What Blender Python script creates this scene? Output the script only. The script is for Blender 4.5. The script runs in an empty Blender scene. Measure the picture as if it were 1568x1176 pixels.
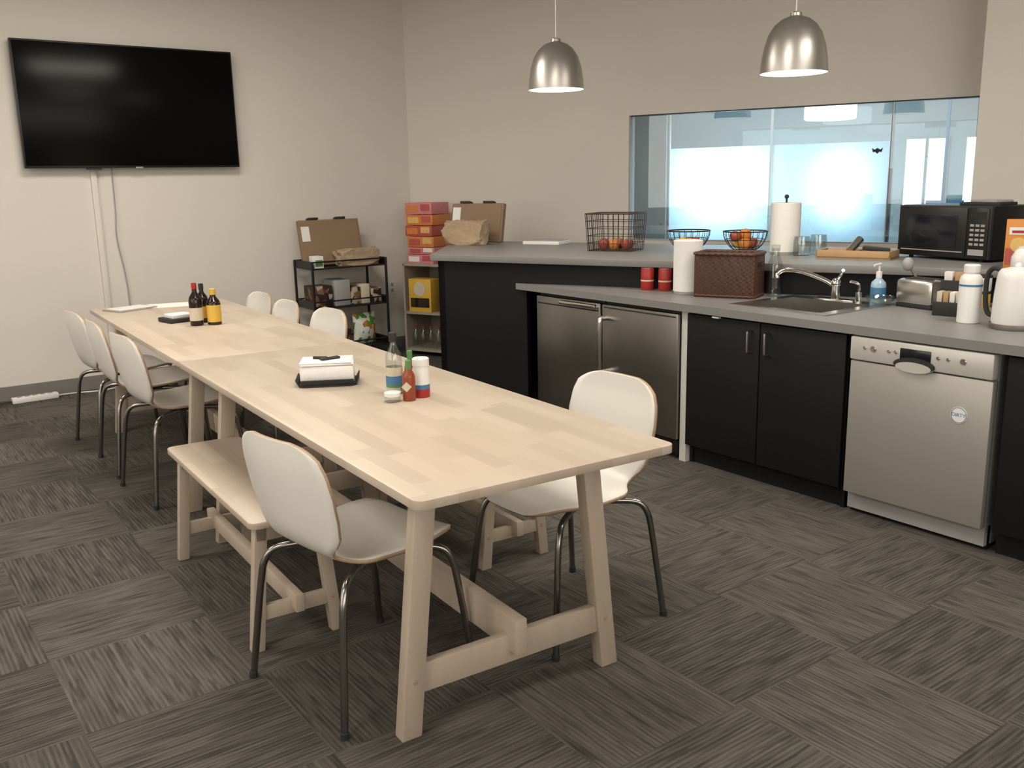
import bpy, bmesh, math, random
from mathutils import Vector, Matrix, Euler, noise
random.seed(4)
R=math.radians
scene=bpy.context.scene
try:
    scene.view_settings.view_transform='Standard'
    scene.view_settings.look='None'
except Exception: pass

# ---------------------------------------------------------------- materials
def L(r,g,b):
    f=lambda c:(c/255/12.92) if c/255<=0.04045 else ((c/255+0.055)/1.055)**2.4
    return (f(r),f(g),f(b),1)
class NT:
    def __init__(s,m): s.t=m.node_tree; s.n=s.t.nodes
    def new(s,ty,ins=None,**kw):
        n=s.n.new(ty)
        for k,v in kw.items(): setattr(n,k,v)
        for k,v in (ins or {}).items():
            if hasattr(v,'is_output') : s.t.links.new(v,n.inputs[k])
            else: n.inputs[k].default_value=v
        return n
    def math(s,op,a,b=None):
        i={0:a}
        if b is not None: i[1]=b
        return s.new('ShaderNodeMath',i,operation=op).outputs[0]
    def mix(s,f,a,b,blend='MIX'):
        n=s.new('ShaderNodeMix',None,data_type='RGBA',blend_type=blend)
        for k,v in ((0,f),(6,a),(7,b)):
            if hasattr(v,'is_output'): s.t.links.new(v,n.inputs[k])
            else: n.inputs[k].default_value=v
        return n.outputs[2]
def mat(name,col,rough=0.5,metal=0.0,var=0.06,vscale=8,bump=0,emit=None,es=0,stretch=None,trans=0,alpha=1,spec=None,coat=0):
    m=bpy.data.materials.new(name); m.use_nodes=True
    N=NT(m); p=N.n['Principled BSDF']
    tc=N.new('ShaderNodeTexCoord').outputs['Object']
    mp=N.new('ShaderNodeMapping',{0:tc}); mp.inputs['Scale'].default_value=stretch or (1,1,1)
    nz=N.new('ShaderNodeTexNoise',{'Vector':mp.outputs[0],'Scale':vscale,'Detail':4.0})
    d=tuple(c*(1-var*2) for c in col[:3])+(1,); l=tuple(min(1,c*(1+var)) for c in col[:3])+(1,)
    N.t.links.new(N.mix(nz.outputs[0],d,l),p.inputs['Base Color'])
    p.inputs['Roughness'].default_value=rough; p.inputs['Metallic'].default_value=metal
    if spec is not None: p.inputs['Specular IOR Level'].default_value=spec
    if coat: p.inputs['Coat Weight'].default_value=coat
    if trans: p.inputs['Transmission Weight'].default_value=trans
    if bump:
        b=N.new('ShaderNodeBump',{'Strength':bump,'Height':nz.outputs[0],'Distance':0.01})
        N.t.links.new(b.outputs[0],p.inputs['Normal'])
    if emit:
        p.inputs['Emission Color'].default_value=emit; p.inputs['Emission Strength'].default_value=es
    return m
def birch_planks():
    m=bpy.data.materials.new('birch_planks'); m.use_nodes=True; N=NT(m); p=N.n['Principled BSDF']
    tc=N.new('ShaderNodeTexCoord').outputs['Object']
    s=N.new('ShaderNodeSeparateXYZ',{0:tc})
    row=N.math('FLOOR',N.math('DIVIDE',s.outputs[0],0.058))
    r1=N.new('ShaderNodeTexWhiteNoise',{'W':row},noise_dimensions='1D').outputs[0]
    cell=N.math('FLOOR',N.math('ADD',N.math('DIVIDE',s.outputs[1],0.36),N.math('MULTIPLY',r1,9.0)))
    cv=N.new('ShaderNodeCombineXYZ',{0:row,1:cell}).outputs[0]
    r2=N.new('ShaderNodeTexWhiteNoise',{'Vector':cv},noise_dimensions='2D').outputs[0]
    mp=N.new('ShaderNodeMapping',{0:tc}); mp.inputs['Scale'].default_value=(50,2.5,50)
    nz=N.new('ShaderNodeTexNoise',{'Vector':mp.outputs[0],'Scale':1.0,'Detail':5.0}).outputs[0]
    base=N.mix(r2,(.47,.385,.30,1),(.61,.515,.415,1))
    g=N.mix(N.math('MULTIPLY',nz,0.40),base,(.41,.325,.24,1))
    N.t.links.new(g,p.inputs['Base Color']); p.inputs['Roughness'].default_value=.42
    return m
def carpet():
    m=bpy.data.materials.new('carpet_tiles'); m.use_nodes=True; N=NT(m); p=N.n['Principled BSDF']
    tc=N.new('ShaderNodeTexCoord').outputs['Object']
    s=N.new('ShaderNodeSeparateXYZ',{0:tc}); T=0.5
    x=N.math('DIVIDE',N.math('SUBTRACT',s.outputs[0],.88),T); y=N.math('DIVIDE',N.math('SUBTRACT',s.outputs[1],1.52),T)
    cx=N.math('FLOOR',x); cy=N.math('FLOOR',y)
    par=N.math('FLOORED_MODULO',N.math('ADD',cx,cy),2.0)
    inv=N.math('SUBTRACT',1.0,par)
    ac=N.math('ADD',N.math('MULTIPLY',x,par),N.math('MULTIPLY',y,inv))
    al=N.math('ADD',N.math('MULTIPLY',y,par),N.math('MULTIPLY',x,inv))
    rn=N.new('ShaderNodeTexWhiteNoise',{'Vector':N.new('ShaderNodeCombineXYZ',{0:cx,1:cy}).outputs[0]},noise_dimensions='2D').outputs[0]
    off=N.math('MULTIPLY',rn,37.0)
    def streak(fa,fl,lo,hi,det=2.0):
        v=N.new('ShaderNodeCombineXYZ',{0:N.math('MULTIPLY',ac,fa),1:N.math('ADD',N.math('MULTIPLY',al,fl),off)}).outputs[0]
        n=N.new('ShaderNodeTexNoise',{'Vector':v,'Scale':1.0,'Detail':det}).outputs[0]
        return N.new('ShaderNodeMapRange',{0:n,1:lo,2:hi,3:0.0,4:1.0}).outputs[0]
    n3=N.new('ShaderNodeTexNoise',{'Vector':tc,'Scale':200.0,'Detail':2.0}).outputs[0]
    rows=N.math('ADD',.5,N.math('MULTIPLY',.5,N.math('SINE',N.math('MULTIPLY',ac,2*math.pi*34))))
    st=streak(38.,2.4,.40,.62); st2=streak(24.,2.8,.34,.46); st3=streak(4.,1.2,.3,.7)
    f=N.math('ADD',N.math('MULTIPLY',st,.24),N.math('MULTIPLY',st3,.12))
    f=N.math('ADD',f,N.math('MULTIPLY',rn,.20))
    f=N.math('ADD',f,N.math('MULTIPLY',rows,.22))
    f=N.math('MULTIPLY',f,N.math('ADD',.45,N.math('MULTIPLY',st2,.55)))
    f=N.math('ADD',f,N.math('MULTIPLY',n3,.24))
    c=N.mix(f,(.017,.0155,.014,1),(.172,.155,.136,1))
    N.t.links.new(c,p.inputs['Base Color']); p.inputs['Roughness'].default_value=.97
    p.inputs['Specular IOR Level'].default_value=.1
    b=N.new('ShaderNodeBump',{'Strength':.5,'Height':f,'Distance':.004}); N.t.links.new(b.outputs[0],p.inputs['Normal'])
    return m
def glass_mat(name,tint,gloss=.08,rough=0.0):
    m=bpy.data.materials.new(name); m.use_nodes=True; N=NT(m); N.n.remove(N.n['Principled BSDF'])
    t=N.new('ShaderNodeBsdfTransparent',{0:tint}); g=N.new('ShaderNodeBsdfGlossy',{'Roughness':rough})
    nz=N.new('ShaderNodeTexNoise',{'Scale':3.0}).outputs[0]
    fr=N.math('ADD',gloss,N.math('MULTIPLY',nz,.02))
    mx=N.new('ShaderNodeMixShader',{0:fr,1:t.outputs[0],2:g.outputs[0]})
    N.t.links.new(mx.outputs[0],N.n['Material Output'].inputs[0]); return m
def frosted():
    m=bpy.data.materials.new('frosted_film'); m.use_nodes=True; N=NT(m); N.n.remove(N.n['Principled BSDF'])
    t=N.new('ShaderNodeBsdfTranslucent',{0:(.80,.92,.98,1)}); g=N.new('ShaderNodeBsdfDiffuse',{0:(.40,.52,.59,1)})
    mx=N.new('ShaderNodeMixShader',{0:.25,1:t.outputs[0],2:g.outputs[0]})
    N.t.links.new(mx.outputs[0],N.n['Material Output'].inputs[0]); return m
def emis(name,col,s):
    m=bpy.data.materials.new(name); m.use_nodes=True; N=NT(m); N.n.remove(N.n['Principled BSDF'])
    e=N.new('ShaderNodeEmission',{0:col,1:s}); N.t.links.new(e.outputs[0],N.n['Material Output'].inputs[0]); return m
def patches(name,cols,scale=14):
    m=bpy.data.materials.new(name); m.use_nodes=True; N=NT(m); p=N.n['Principled BSDF']
    tc=N.new('ShaderNodeTexCoord').outputs['Object']
    v=N.new('ShaderNodeTexVoronoi',{'Vector':tc,'Scale':float(scale)})
    sep=N.new('ShaderNodeSeparateColor',{0:v.outputs['Color']}).outputs[0]
    cr=N.new('ShaderNodeValToRGB',{0:sep}); cr.color_ramp.interpolation='CONSTANT'
    e=cr.color_ramp.elements; e[0].color=cols[0]; e[0].position=0; e[1].position=1/len(cols); e[1].color=cols[1]
    for i,c in enumerate(cols[2:],2):
        k=e.new(i/len(cols)); k.color=c
    N.t.links.new(cr.outputs[0],p.inputs['Base Color']); p.inputs['Roughness'].default_value=.5
    return m
def wicker():
    m=bpy.data.materials.new('wicker_weave'); m.use_nodes=True; N=NT(m); p=N.n['Principled BSDF']
    tc=N.new('ShaderNodeTexCoord').outputs['Object']
    mp=N.new('ShaderNodeMapping',{0:tc}); mp.inputs['Scale'].default_value=(60,60,90)
    b=N.new('ShaderNodeTexChecker',{'Vector':mp.outputs[0],'Scale':1.0,1:(.13,.055,.035,1),2:(.05,.022,.015,1)})
    N.t.links.new(b.outputs[0],p.inputs['Base Color']); p.inputs['Roughness'].default_value=.5
    bp=N.new('ShaderNodeBump',{'Strength':.8,'Height':b.outputs[1],'Distance':.006}); N.t.links.new(bp.outputs[0],p.inputs['Normal'])
    return m
M={}
M['wall']=mat('wall_paint',(.70,.66,.60,1),.85,var=.015,vscale=2,spec=.2)
M['ceil']=mat('ceiling_paint',(.6,.57,.52,1),.9,var=.02)
M['base']=mat('baseboard_vinyl',(.20,.185,.17,1),.6)
M['carpet']=carpet(); M['planks']=birch_planks()
M['birch']=mat('birch_wood',(.52,.43,.335,1),.45,var=.08,vscale=3,stretch=(12,12,1.5))
M['ply']=mat('ply_edge',(.44,.31,.19,1),.5,vscale=40)
M['white']=mat('white_lacquer',(.77,.745,.69,1),.35,var=.01)
M['chrome']=mat('chrome_tube',(.30,.29,.28,1),.22,1,var=.03)
M['rubber']=mat('black_rubber',(.02,.02,.02,1),.7)
M['tv']=mat('tv_glass',(.003,.003,.003,1),.22,var=.01,spec=.10)
M['tvb']=mat('tv_bezel',(.008,.008,.008,1),.35)
M['black']=mat('black_laminate',(.010,.0095,.0105,1),.55,var=.05,spec=.22)
M['blackm']=mat('black_metal',(.012,.012,.012,1),.4,.3)
M['counter']=mat('grey_laminate',(.215,.21,.205,1),.42,var=.05,vscale=60)
M['steel']=mat('brushed_steel',(.36,.33,.30,1),.38,1,var=.08,vscale=5,stretch=(1,1,60))
M['dsteel']=mat('fridge_steel',(.33,.315,.295,1),.33,1,var=.06,vscale=5,stretch=(1,1,60))
M['handle']=mat('bright_steel',(.70,.68,.65,1),.2,1,var=.02)
M['sink']=mat('sink_steel',(.62,.60,.57,1),.25,1,var=.04)
M['dw']=mat('dishwasher_silver',(.45,.43,.40,1),.40,.5,var=.02,vscale=4,stretch=(1,1,40))
M['dwp']=mat('dishwasher_panel',(.60,.58,.54,1),.35,.25,var=.02)
M['strip']=mat('white_filler',(.62,.60,.56,1),.5)
M['pend']=mat('satin_aluminium',(.50,.475,.44,1),.36,.85,var=.02)
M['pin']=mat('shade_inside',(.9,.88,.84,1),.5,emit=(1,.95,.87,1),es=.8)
M['bulb']=emis('bulb_glow',(1,.90,.74,1),5)
M['paper']=mat('paper_white',(.78,.77,.74,1),.9,var=.03,vscale=30,bump=.2)
M['card']=mat('cardboard',(.26,.175,.105,1),.85,var=.06)
M['kraft']=mat('kraft_paper',(.42,.31,.20,1),.85,var=.12,vscale=18,bump=.8)
M['red']=mat('red_can',(.36,.025,.02,1),.35,var=.05)
M['orange']=mat('orange_box',(.66,.25,.05,1),.5,var=.05)
M['yellow']=mat('yellow_label',(.70,.43,.06,1),.5,var=.05)
M['apple']=mat('apple_skin',(.42,.09,.05,1),.35,var=.3,vscale=12)
M['orangef']=mat('orange_skin',(.68,.24,.04,1),.5,var=.1,vscale=40,bump=.2)
M['soy']=mat('dark_glass',(.018,.009,.006,1),.12)
M['clear']=glass_mat('clear_glass',(.88,.91,.90,1),.12)
M['blue']=mat('blue_label',(.06,.19,.36,1),.5)
M['green']=mat('green_label',(.09,.24,.08,1),.5)
M['hot']=mat('hot_sauce',(.26,.055,.02,1),.25)
M['tray']=mat('bamboo_tray',(.46,.29,.14,1),.5,var=.1,stretch=(2,20,2))
M['label']=mat('cream_label',(.62,.55,.42,1),.6,var=.1,vscale=60)
M['wicker']=wicker()
M['cred']=mat('carton_red',L(186,88,84),.5,var=.12,vscale=40)
M['corg']=mat('carton_orange',L(212,130,66),.5,var=.12,vscale=40)
M['cyel']=mat('carton_yellow',L(222,184,108),.5,var=.12,vscale=40)
M['cpink']=mat('carton_pink',L(212,132,138),.5,var=.12,vscale=40)
M['snack']=patches('snack_print',[L(225,225,215),L(90,150,50),L(235,235,230),L(210,120,50)],22)
M['pantry']=patches('pantry_print',[L(60,30,24),L(100,44,34),L(170,160,142),L(40,34,36),L(120,90,56)],22)
M['shelf']=mat('beige_shelf',(.36,.32,.26,1),.6)
M['grey']=mat('grey_plastic',(.35,.34,.33,1),.5)
M['plastic']=mat('white_plastic',(.78,.77,.74,1),.3,var=.01)
M['lcd']=mat('display_black',(.01,.012,.016,1),.15)
M['bg']=mat('office_wall_paint',(.36,.385,.39,1),.8,var=.03)
M['bgc']=mat('office_ceiling',(.55,.53,.49,1),.9)
M['beam']=mat('office_beam',(.22,.22,.21,1),.9)
M['wglass']=glass_mat('window_glass',(.86,.94,.97,1),.08)
M['frost']=frosted()
M['blob_glow']=emis('daylight_blob_glow',(.86,.95,1,1),34.0)  # emission of the panels added close behind the frosted film
M['blob_glow2']=emis('daylight_far',(.82,.94,1,1),3.0)

# ---------------------------------------------------------------- builder
class B:
    def __init__(s): s.bm=bmesh.new(); s.mats=[]
    def _add(s,t,m,Mx=None):
        if m not in s.mats: s.mats.append(m)
        i=s.mats.index(m)
        if Mx is not None: t.transform(Mx)
        bmesh.ops.recalc_face_normals(t,faces=t.faces)
        for f in t.faces: f.material_index=i; f.smooth=True
        me=bpy.data.meshes.new('tmp'); t.to_mesh(me); t.free(); s.bm.from_mesh(me); bpy.data.meshes.remove(me)
        return s
    def box(s,c,size,m,bev=0,rot=(0,0,0),seg=2):
        t=bmesh.new(); bmesh.ops.create_cube(t,size=1)
        bmesh.ops.scale(t,vec=size,verts=t.verts)
        if bev: bmesh.ops.bevel(t,geom=list(t.edges),offset=bev,segments=seg,affect='EDGES',profile=.5)
        return s._add(t,m,Matrix.Translation(c)@Euler(rot).to_matrix().to_4x4())
    def bb(s,x0,x1,y0,y1,z0,z1,m,bev=0):
        return s.box(((x0+x1)/2,(y0+y1)/2,(z0+z1)/2),(abs(x1-x0),abs(y1-y0),abs(z1-z0)),m,bev)
    def lathe(s,prof,m,c=(0,0,0),seg=32,rot=(0,0,0),sc=(1,1,1)):
        t=bmesh.new(); rings=[]
        for r,z in prof:
            if r<1e-6: rings.append([t.verts.new((0,0,z))])
            else: rings.append([t.verts.new((r*math.cos(2*math.pi*i/seg)*sc[0],r*math.sin(2*math.pi*i/seg)*sc[1],z)) for i in range(seg)])
        for a,b in zip(rings,rings[1:]):
            for i in range(seg):
                j=(i+1)%seg
                if len(a)==1 and len(b)==1: break
                if len(a)==1: t.faces.new((a[0],b[j],b[i]))
                elif len(b)==1: t.faces.new((a[i],a[j],b[0]))
                else: t.faces.new((a[i],a[j],b[j],b[i]))
        return s._add(t,m,Matrix.Translation(c)@Euler(rot).to_matrix().to_4x4())
    def cyl(s,c,r,h,m,seg=28,rot=(0,0,0),r2=None,b=.0015):
        r2=r if r2 is None else r2
        return s.lathe([(0,0),(r-b,0),(r,b),(r2,h-b),(r2-b,h),(0,h)],m,c,seg,rot)
    def sph(s,c,r,m,sc=(1,1,1),seg=20):
        t=bmesh.new(); bmesh.ops.create_uvsphere(t,u_segments=seg,v_segments=seg//2+2,radius=r)
        bmesh.ops.scale(t,vec=sc,verts=t.verts)
        return s._add(t,m,Matrix.Translation(c))
    def poly(s,pts,z0,z1,m,bev=0):
        t=bmesh.new(); v=[t.verts.new((x,y,z0)) for x,y in pts]; f=t.faces.new(v)
        r=bmesh.ops.extrude_face_region(t,geom=[f]); vs=[g for g in r['geom'] if isinstance(g,bmesh.types.BMVert)]
        bmesh.ops.translate(t,vec=(0,0,z1-z0),verts=vs)
        if bev:
            es=[e for e in t.edges if abs(e.verts[0].co.z-e.verts[1].co.z)<1e-6]
            bmesh.ops.bevel(t,geom=es,offset=bev,segments=2,affect='EDGES',profile=.5)
        return s._add(t,m)
    def hexa(s,pb,pt,wx,wy,m,bev=.004):
        t=bmesh.new(); q=[(-1,-1),(1,-1),(1,1),(-1,1)]
        a=[t.verts.new((pb[0]+i*wx/2,pb[1]+j*wy/2,pb[2])) for i,j in q]; b=[t.verts.new((pt[0]+i*wx/2,pt[1]+j*wy/2,pt[2])) for i,j in q]
        t.faces.new(a[::-1]); t.faces.new(b)
        for i in range(4): t.faces.new((a[i],a[(i+1)%4],b[(i+1)%4],b[i]))
        if bev: bmesh.ops.bevel(t,geom=list(t.edges),offset=bev,segments=2,affect='EDGES',profile=.5)
        return s._add(t,m)
    def tube(s,pts,r,m,seg=8,closed=False):
        t=bmesh.new(); P=[Vector(p) for p in pts]; n=len(P); rings=[]; up=None
        for i in range(n):
            if closed: d=(P[(i+1)%n]-P[i-1])
            else: d=P[min(i+1,n-1)]-P[max(i-1,0)]
            d.normalize()
            if up is None:
                up=Vector((0,0,1)) if abs(d.z)<.9 else Vector((1,0,0))
            up=(up-d*up.dot(d)); 
            if up.length<1e-5: up=d.orthogonal()
            up.normalize(); sd=d.cross(up)
            rr=r[i] if isinstance(r,(list,tuple)) else r
            rings.append([t.verts.new(P[i]+up*rr*math.cos(2*math.pi*k/seg)+sd*rr*math.sin(2*math.pi*k/seg)) for k in range(seg)])
        for i in range(n if closed else n-1):
            a=rings[i]; b=rings[(i+1)%n]
            for k in range(seg): t.faces.new((a[k],a[(k+1)%seg],b[(k+1)%seg],b[k]))
        if not closed: t.faces.new(rings[0][::-1]); t.faces.new(rings[-1])
        return s._add(t,m)
    def obj(s,name,loc=(0,0,0),rz=0,parent=None,ang=35):
        me=bpy.data.meshes.new(name); s.bm.to_mesh(me); s.bm.free()
        for m in s.mats: me.materials.append(m)
        try: me.set_sharp_from_angle(angle=R(ang))
        except Exception: pass
        o=bpy.data.objects.new(name,me); scene.collection.objects.link(o)
        o.location=loc; o.rotation_euler=(0,0,rz)
        if parent: o.parent=parent
        return o
def rrect(w,d,r,n=5):
    p=[]
    for cx,cy,a0 in ((w/2-r,d/2-r,0),(-w/2+r,d/2-r,90),(-w/2+r,-d/2+r,180),(w/2-r,-d/2+r,270)):
        for i in range(n+1):
            a=R(a0+90*i/n); p.append((cx+r*math.cos(a),cy+r*math.sin(a)))
    return p
def smooth(pts,n=6):
    P=[Vector(p) for p in pts]; out=[]
    for i in range(len(P)-1):
        p0=P[max(i-1,0)];p1=P[i];p2=P[i+1];p3=P[min(i+2,len(P)-1)]
        for k in range(n):
            t=k/n; out.append(.5*((2*p1)+(p2-p0)*t+(2*p0-5*p1+4*p2-p3)*t*t+(3*p1-p0-3*p2+p3)*t**3))
    out.append(P[-1]); return out
# window-wall frame: local x along the wall (to the right), local y away from the room
RW=math.atan2(-.917,.399); T0=(3.42,4.54)
def W(a,b,z=0): return (T0[0]+a*.399+b*.917, T0[1]-a*.917+b*.399, z)
W0=W(0,0,0)

# ---------------------------------------------------------------- room shell
H=3.0
FP=[(-3.1,-2.6),(8.1,-2.6),W(2.4,1.97)[:2],W(-2.3,1.97)[:2],(4.3,7.4),(-3.1,7.4)]
B().poly(FP,-.06,0,M['carpet']).obj('floor')
B().poly(FP,H,H+.08,M['ceil']).obj('ceiling')
B().bb(-3.1,4.27,7.28,7.40,0,H,M['wall']).obj('wall_back')
B().bb(-3.12,-3.0,-2.6,7.28,0,H,M['wall']).obj('wall_left')
B().bb(-3.0,8.1,-2.62,-2.5,0,H,M['wall']).obj('wall_front')
w=B(); wy0,wy1=1.854,1.97
WL,WR,WB,WT=-.086,2.36,.985,1.93
w.bb(-2.19,WL,wy0,wy1,0,H,M['wall']).bb(WL,WR,wy0,wy1,0,WB,M['wall']).bb(WL,WR,wy0,wy1,WT,H,M['wall'])
w.obj('wall_right',W0,RW)
B().bb(2.36,8.3,1.305,1.97,0,H,M['wall']).obj('wall_alcove',W0,RW)
w=B(); f=M['grey']; fd=M['blackm']
w.bb(WL,WR,1.86,1.90,WT-.008,WT,fd).bb(WL,WR,1.86,1.90,WB,WB+.010,f).bb(WL,WL+.010,1.86,1.90,WB,WT,f).bb(WR-.012,WR,1.86,1.9,WB,WT,f)
w.bb(WL+.01,WR-.01,1.895,1.903,WB+.01,WT-.01,M['wglass'])
w.bb(1.80,1.806,1.888,1.894,WB+.012,WT-.012,M['grey'])
w.obj('window_1',W0,RW)
B().bb(-3.0,4.2,7.268,7.28,0,.10,M['base']).obj('baseboard_back')
B().bb(-3.0,-2.988,-2.5,7.268,0,.10,M['base']).obj('baseboard_left')
B().bb(-2.15,-1.5,1.842,1.854,0,.10,M['base']).obj('baseboard_right',W0,RW)
b=B(); c=1.72; z=1.61
pts=[(-.035,.02),(-.02,.008),(-.008,.012),(-.004,.02),(0,.014),(.004,.02),(.008,.012),(.02,.008),(.035,.02),(.028,-.01),(.014,-.006),(0,-.02),(-.014,-.006),(-.028,-.01)]
t=bmesh.new(); vs=[t.verts.new((c+x,1.885,z+y)) for x,y in pts]; t.faces.new(vs); b._add(t,M['rubber']); b.obj('bat_sticker',W0,RW)

# ---------------------------------------------------------------- neighbouring office
B().bb(-1.6,7,1.98,6.7,-.06,0,M['carpet']).obj('floor_office',W0,RW)
w=B().bb(-1.6,7,1.98,6.7,2.35,2.42,M['bgc'])
for y in (2.6,3.7,4.7): w.bb(-1.6,7,y,y+.12,2.27,2.35,M['beam'])
w.obj('ceiling_office',W0,RW)
w=B().bb(-1.6,7,5.6,5.7,0,2.35,M['bg']); w.bb(-1.7,-1.6,1.98,5.7,0,2.35,M['bg']); w.bb(7,7.1,1.98,5.7,0,2.35,M['bg']); w.bb(-1.6,-.33,3.3,3.38,0,2.35,M['bg'])
w.obj('wall_office',W0,RW)
w=B(); w.bb(-.318,.61,3.345,3.352,.05,1.72,M['frost']).bb(.63,1.59,3.345,3.352,.05,1.72,M['frost'])
w.bb(.61,.625,3.33,3.37,0,2.35,M['plastic']).bb(1.59,1.62,3.32,3.38,0,1.5,M['lcd']).bb(1.59,1.605,3.33,3.37,1.5,2.35,M['grey']).bb(-.33,-.31,3.33,3.37,0,2.35,M['grey'])
w.bb(-.318,1.59,3.34,3.36,0,.05,M['grey'])
w.bb(-.318,1.59,3.346,3.351,1.72,2.35,M['wglass'])
w.bb(1.62,4.0,3.346,3.351,0,2.35,M['wglass']).bb(2.0,2.02,3.33,3.37,0,2.35,M['blue'])
w.obj('frosted_glass_partition',W0,RW)
for i,(a0,a1,y,z0,z1,mm) in enumerate([(-.14,.46,3.68,1.14,1.66,'blob_glow'),(1.08,1.34,3.60,1.12,1.58,'blob_glow'),(1.42,1.60,5.58,1.12,1.80,'blob_glow2'),(1.63,1.80,5.58,1.12,1.80,'blob_glow2'),(1.98,2.3,5.58,1.12,1.80,'blob_glow2')]):  # first two: added glow panels making bright blobs on the frosted film
    w=B(); w.bb(a0,a1,y,y+.01,z0,z1,M[mm]); fr=M['grey']; e=.02
    w.bb(a0-e,a0,y-.01,y+.03,z0-e,z1+e,fr).bb(a1,a1+e,y-.01,y+.03,z0-e,z1+e,fr).bb(a0,a1,y-.01,y+.03,z1,z1+e,fr).bb(a0,a1,y-.01,y+.03,0,z0,fr)
    w.obj('window_%d'%(i+2),W0,RW)  # numbering covers the two added glow panels and the far windows
B().lathe([(0,0),(.19,0),(.20,.01),(.20,.12),(.19,.13),(0,.13)],emis('drum_glow',(1,.98,.95,1),2.4),(1.17,3.0,1.89),32).bb(1.165,1.175,2.995,3.005,2.02,2.35,M['grey']).obj('office_pendant_light',W0,RW)
gl=emis('troffer_glow',(1,.98,.94,1),2.2)
w=B()
for a0,b0 in ((-.6,2.3),(-.1,2.95),(1.9,2.95),(1.5,4.3),(2.6,4.3),(0.2,4.3)): w.bb(a0,a0+.6,b0,b0+.16,2.335,2.35,gl)
w.obj('office_ceiling_troffers',W0,RW)
w=B().bb(1.7,2.9,4.6,5.2,.72,.75,M['plastic']).bb(1.72,1.76,4.62,5.18,0,.72,M['grey']).bb(2.84,2.88,4.62,5.18,0,.72,M['grey'])
w.bb(1.72,2.05,4.85,4.88,.85,1.20,M['blue']).bb(1.86,1.90,4.86,4.92,.75,.9,M['rubber']).bb(2.2,2.6,4.85,4.88,.85,1.18,M['rubber']).bb(2.38,2.42,4.86,4.92,.75,.9,M['rubber'])
w.obj('office_desk',W0,RW)

# ---------------------------------------------------------------- tables & benches
def trestle(name,Lh,Wd,Ht,th,inset,topx,footx,lw,ld,zc,ch,zb,bh,corner,loc,rz):
    b=B(); b.poly(rrect(Wd,Lh,corner),Ht-th,Ht,M['planks'],.0015 if Lh>2 else .003)
    ye=Lh/2-inset; m=M['birch']
    for sy in (-1,1):
        for sx in (-1,1):
            b.hexa((sx*footx,sy*ye,0),(sx*topx,sy*ye,Ht-th),lw,ld,m)
        b.bb(-topx-lw/2,topx+lw/2,sy*ye-ld/2,sy*ye+ld/2,Ht-th-.06,Ht-th,m,.003)
        fx=lambda z: footx+(topx-footx)*z/(Ht-th)
        b.bb(-fx(zc),fx(zc),sy*ye-ld*.3,sy*ye+ld*.3,zc,zc+ch,m,.003)
    b.bb(-ld*.42,ld*.42,-ye-.05,ye+.05,zb,zb+bh,m,.004)
    for sy in (-1,1):
        for sx in (-1,1):
            b.cyl((sx*fx(zc+ch/2),sy*(ye+ld/2),zc+ch/2),.007,.002,M['ply'],12,(R(-90)*sy,0,0))
    return b.obj(name,loc,rz)
TA=R(-3.2)
t1=trestle('dining_table',2.16,.80,.74,.024,.23,.262,.338,.06,.045,.12,.085,.155,.105,.028,(1.458,2.797,0),TA)
t2=trestle('dining_table',2.16,.80,.74,.024,.23,.262,.338,.06,.045,.12,.085,.155,.105,.012,(1.57865,4.95385,0),TA)
bn=trestle('bench',1.05,.29,.45,.022,.07,.095,.135,.042,.036,.10,.05,.115,.06,.03,(1.085,3.12,0),R(-3.0))
bn2=trestle('bench',1.05,.29,.45,.022,.07,.095,.135,.042,.036,.10,.05,.115,.06,.03,(2.02,3.19,0),R(-3.0))

# ---------------------------------------------------------------- chairs
def shell_mesh():
    prof=smooth([(-.262,.800),(-.262,.74),(-.252,.67),(-.235,.59),(-.213,.52),(-.172,.468),(-.10,.445),(0,.440),(.10,.446),(.18,.452),(.225,.444),(.243,.430)],5)
    ks=[(0,.09),(.008,.125),(.025,.160),(.05,.185),(.10,.203),(.18,.210),(.27,.206),(.34,.195),(.38,.178),(.41,.155),(.44,.140),(.47,.140),(.50,.158),(.53,.185),(.58,.203),(.70,.212),(.84,.210),(.91,.198),(.955,.175),(.985,.14),(1,.09)]
    Ls=[0]
    for a,b in zip(prof,prof[1:]): Ls.append(Ls[-1]+(b-a).length)
    ts=sorted(set([0,.004,.01,.02,.035,.05,.95,.965,.98,.99,1]+[i/44 for i in range(3,43)]))
    def at(t):
        l=t*Ls[-1]
        for i in range(len(Ls)-1):
            if Ls[i+1]>=l-1e-9:
                k=(l-Ls[i])/(Ls[i+1]-Ls[i]); return prof[i].lerp(prof[i+1],k)
        return prof[-1]
    def wd(t):
        for (a,x),(b,y) in zip(ks,ks[1:]):
            if t<=b: 
                k=(t-a)/(b-a); return x+(y-x)*k
        return ks[-1][1]
    bm=bmesh.new(); rows=[]; n=14
    for t in ts:
        p=at(t); hw=wd(t); row=[]
        bk=max(0,min(1,(.5-t)/.15)); st=max(0,min(1,(t-.45)/.15))
        for i in range(n+1):
            u=-1+2*i/n; y=u*hw
            row.append(bm.verts.new((p.x+bk*.9*y*y,y,p.y+st*.28*y*y)))
        rows.append(row)
    for a,b in zip(rows,rows[1:]):
        for i in range(n): bm.faces.new((a[i],b[i],b[i+1],a[i+1]))
    bmesh.ops.recalc_face_normals(bm,faces=bm.faces)
    for f in bm.faces: f.smooth=True
    me=bpy.data.meshes.new('shell'); bm.to_mesh(me); bm.free()
    me.materials.append(M['white']); me.materials.append(M['ply']); return me
SH=shell_mesh()
b=B()
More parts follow.
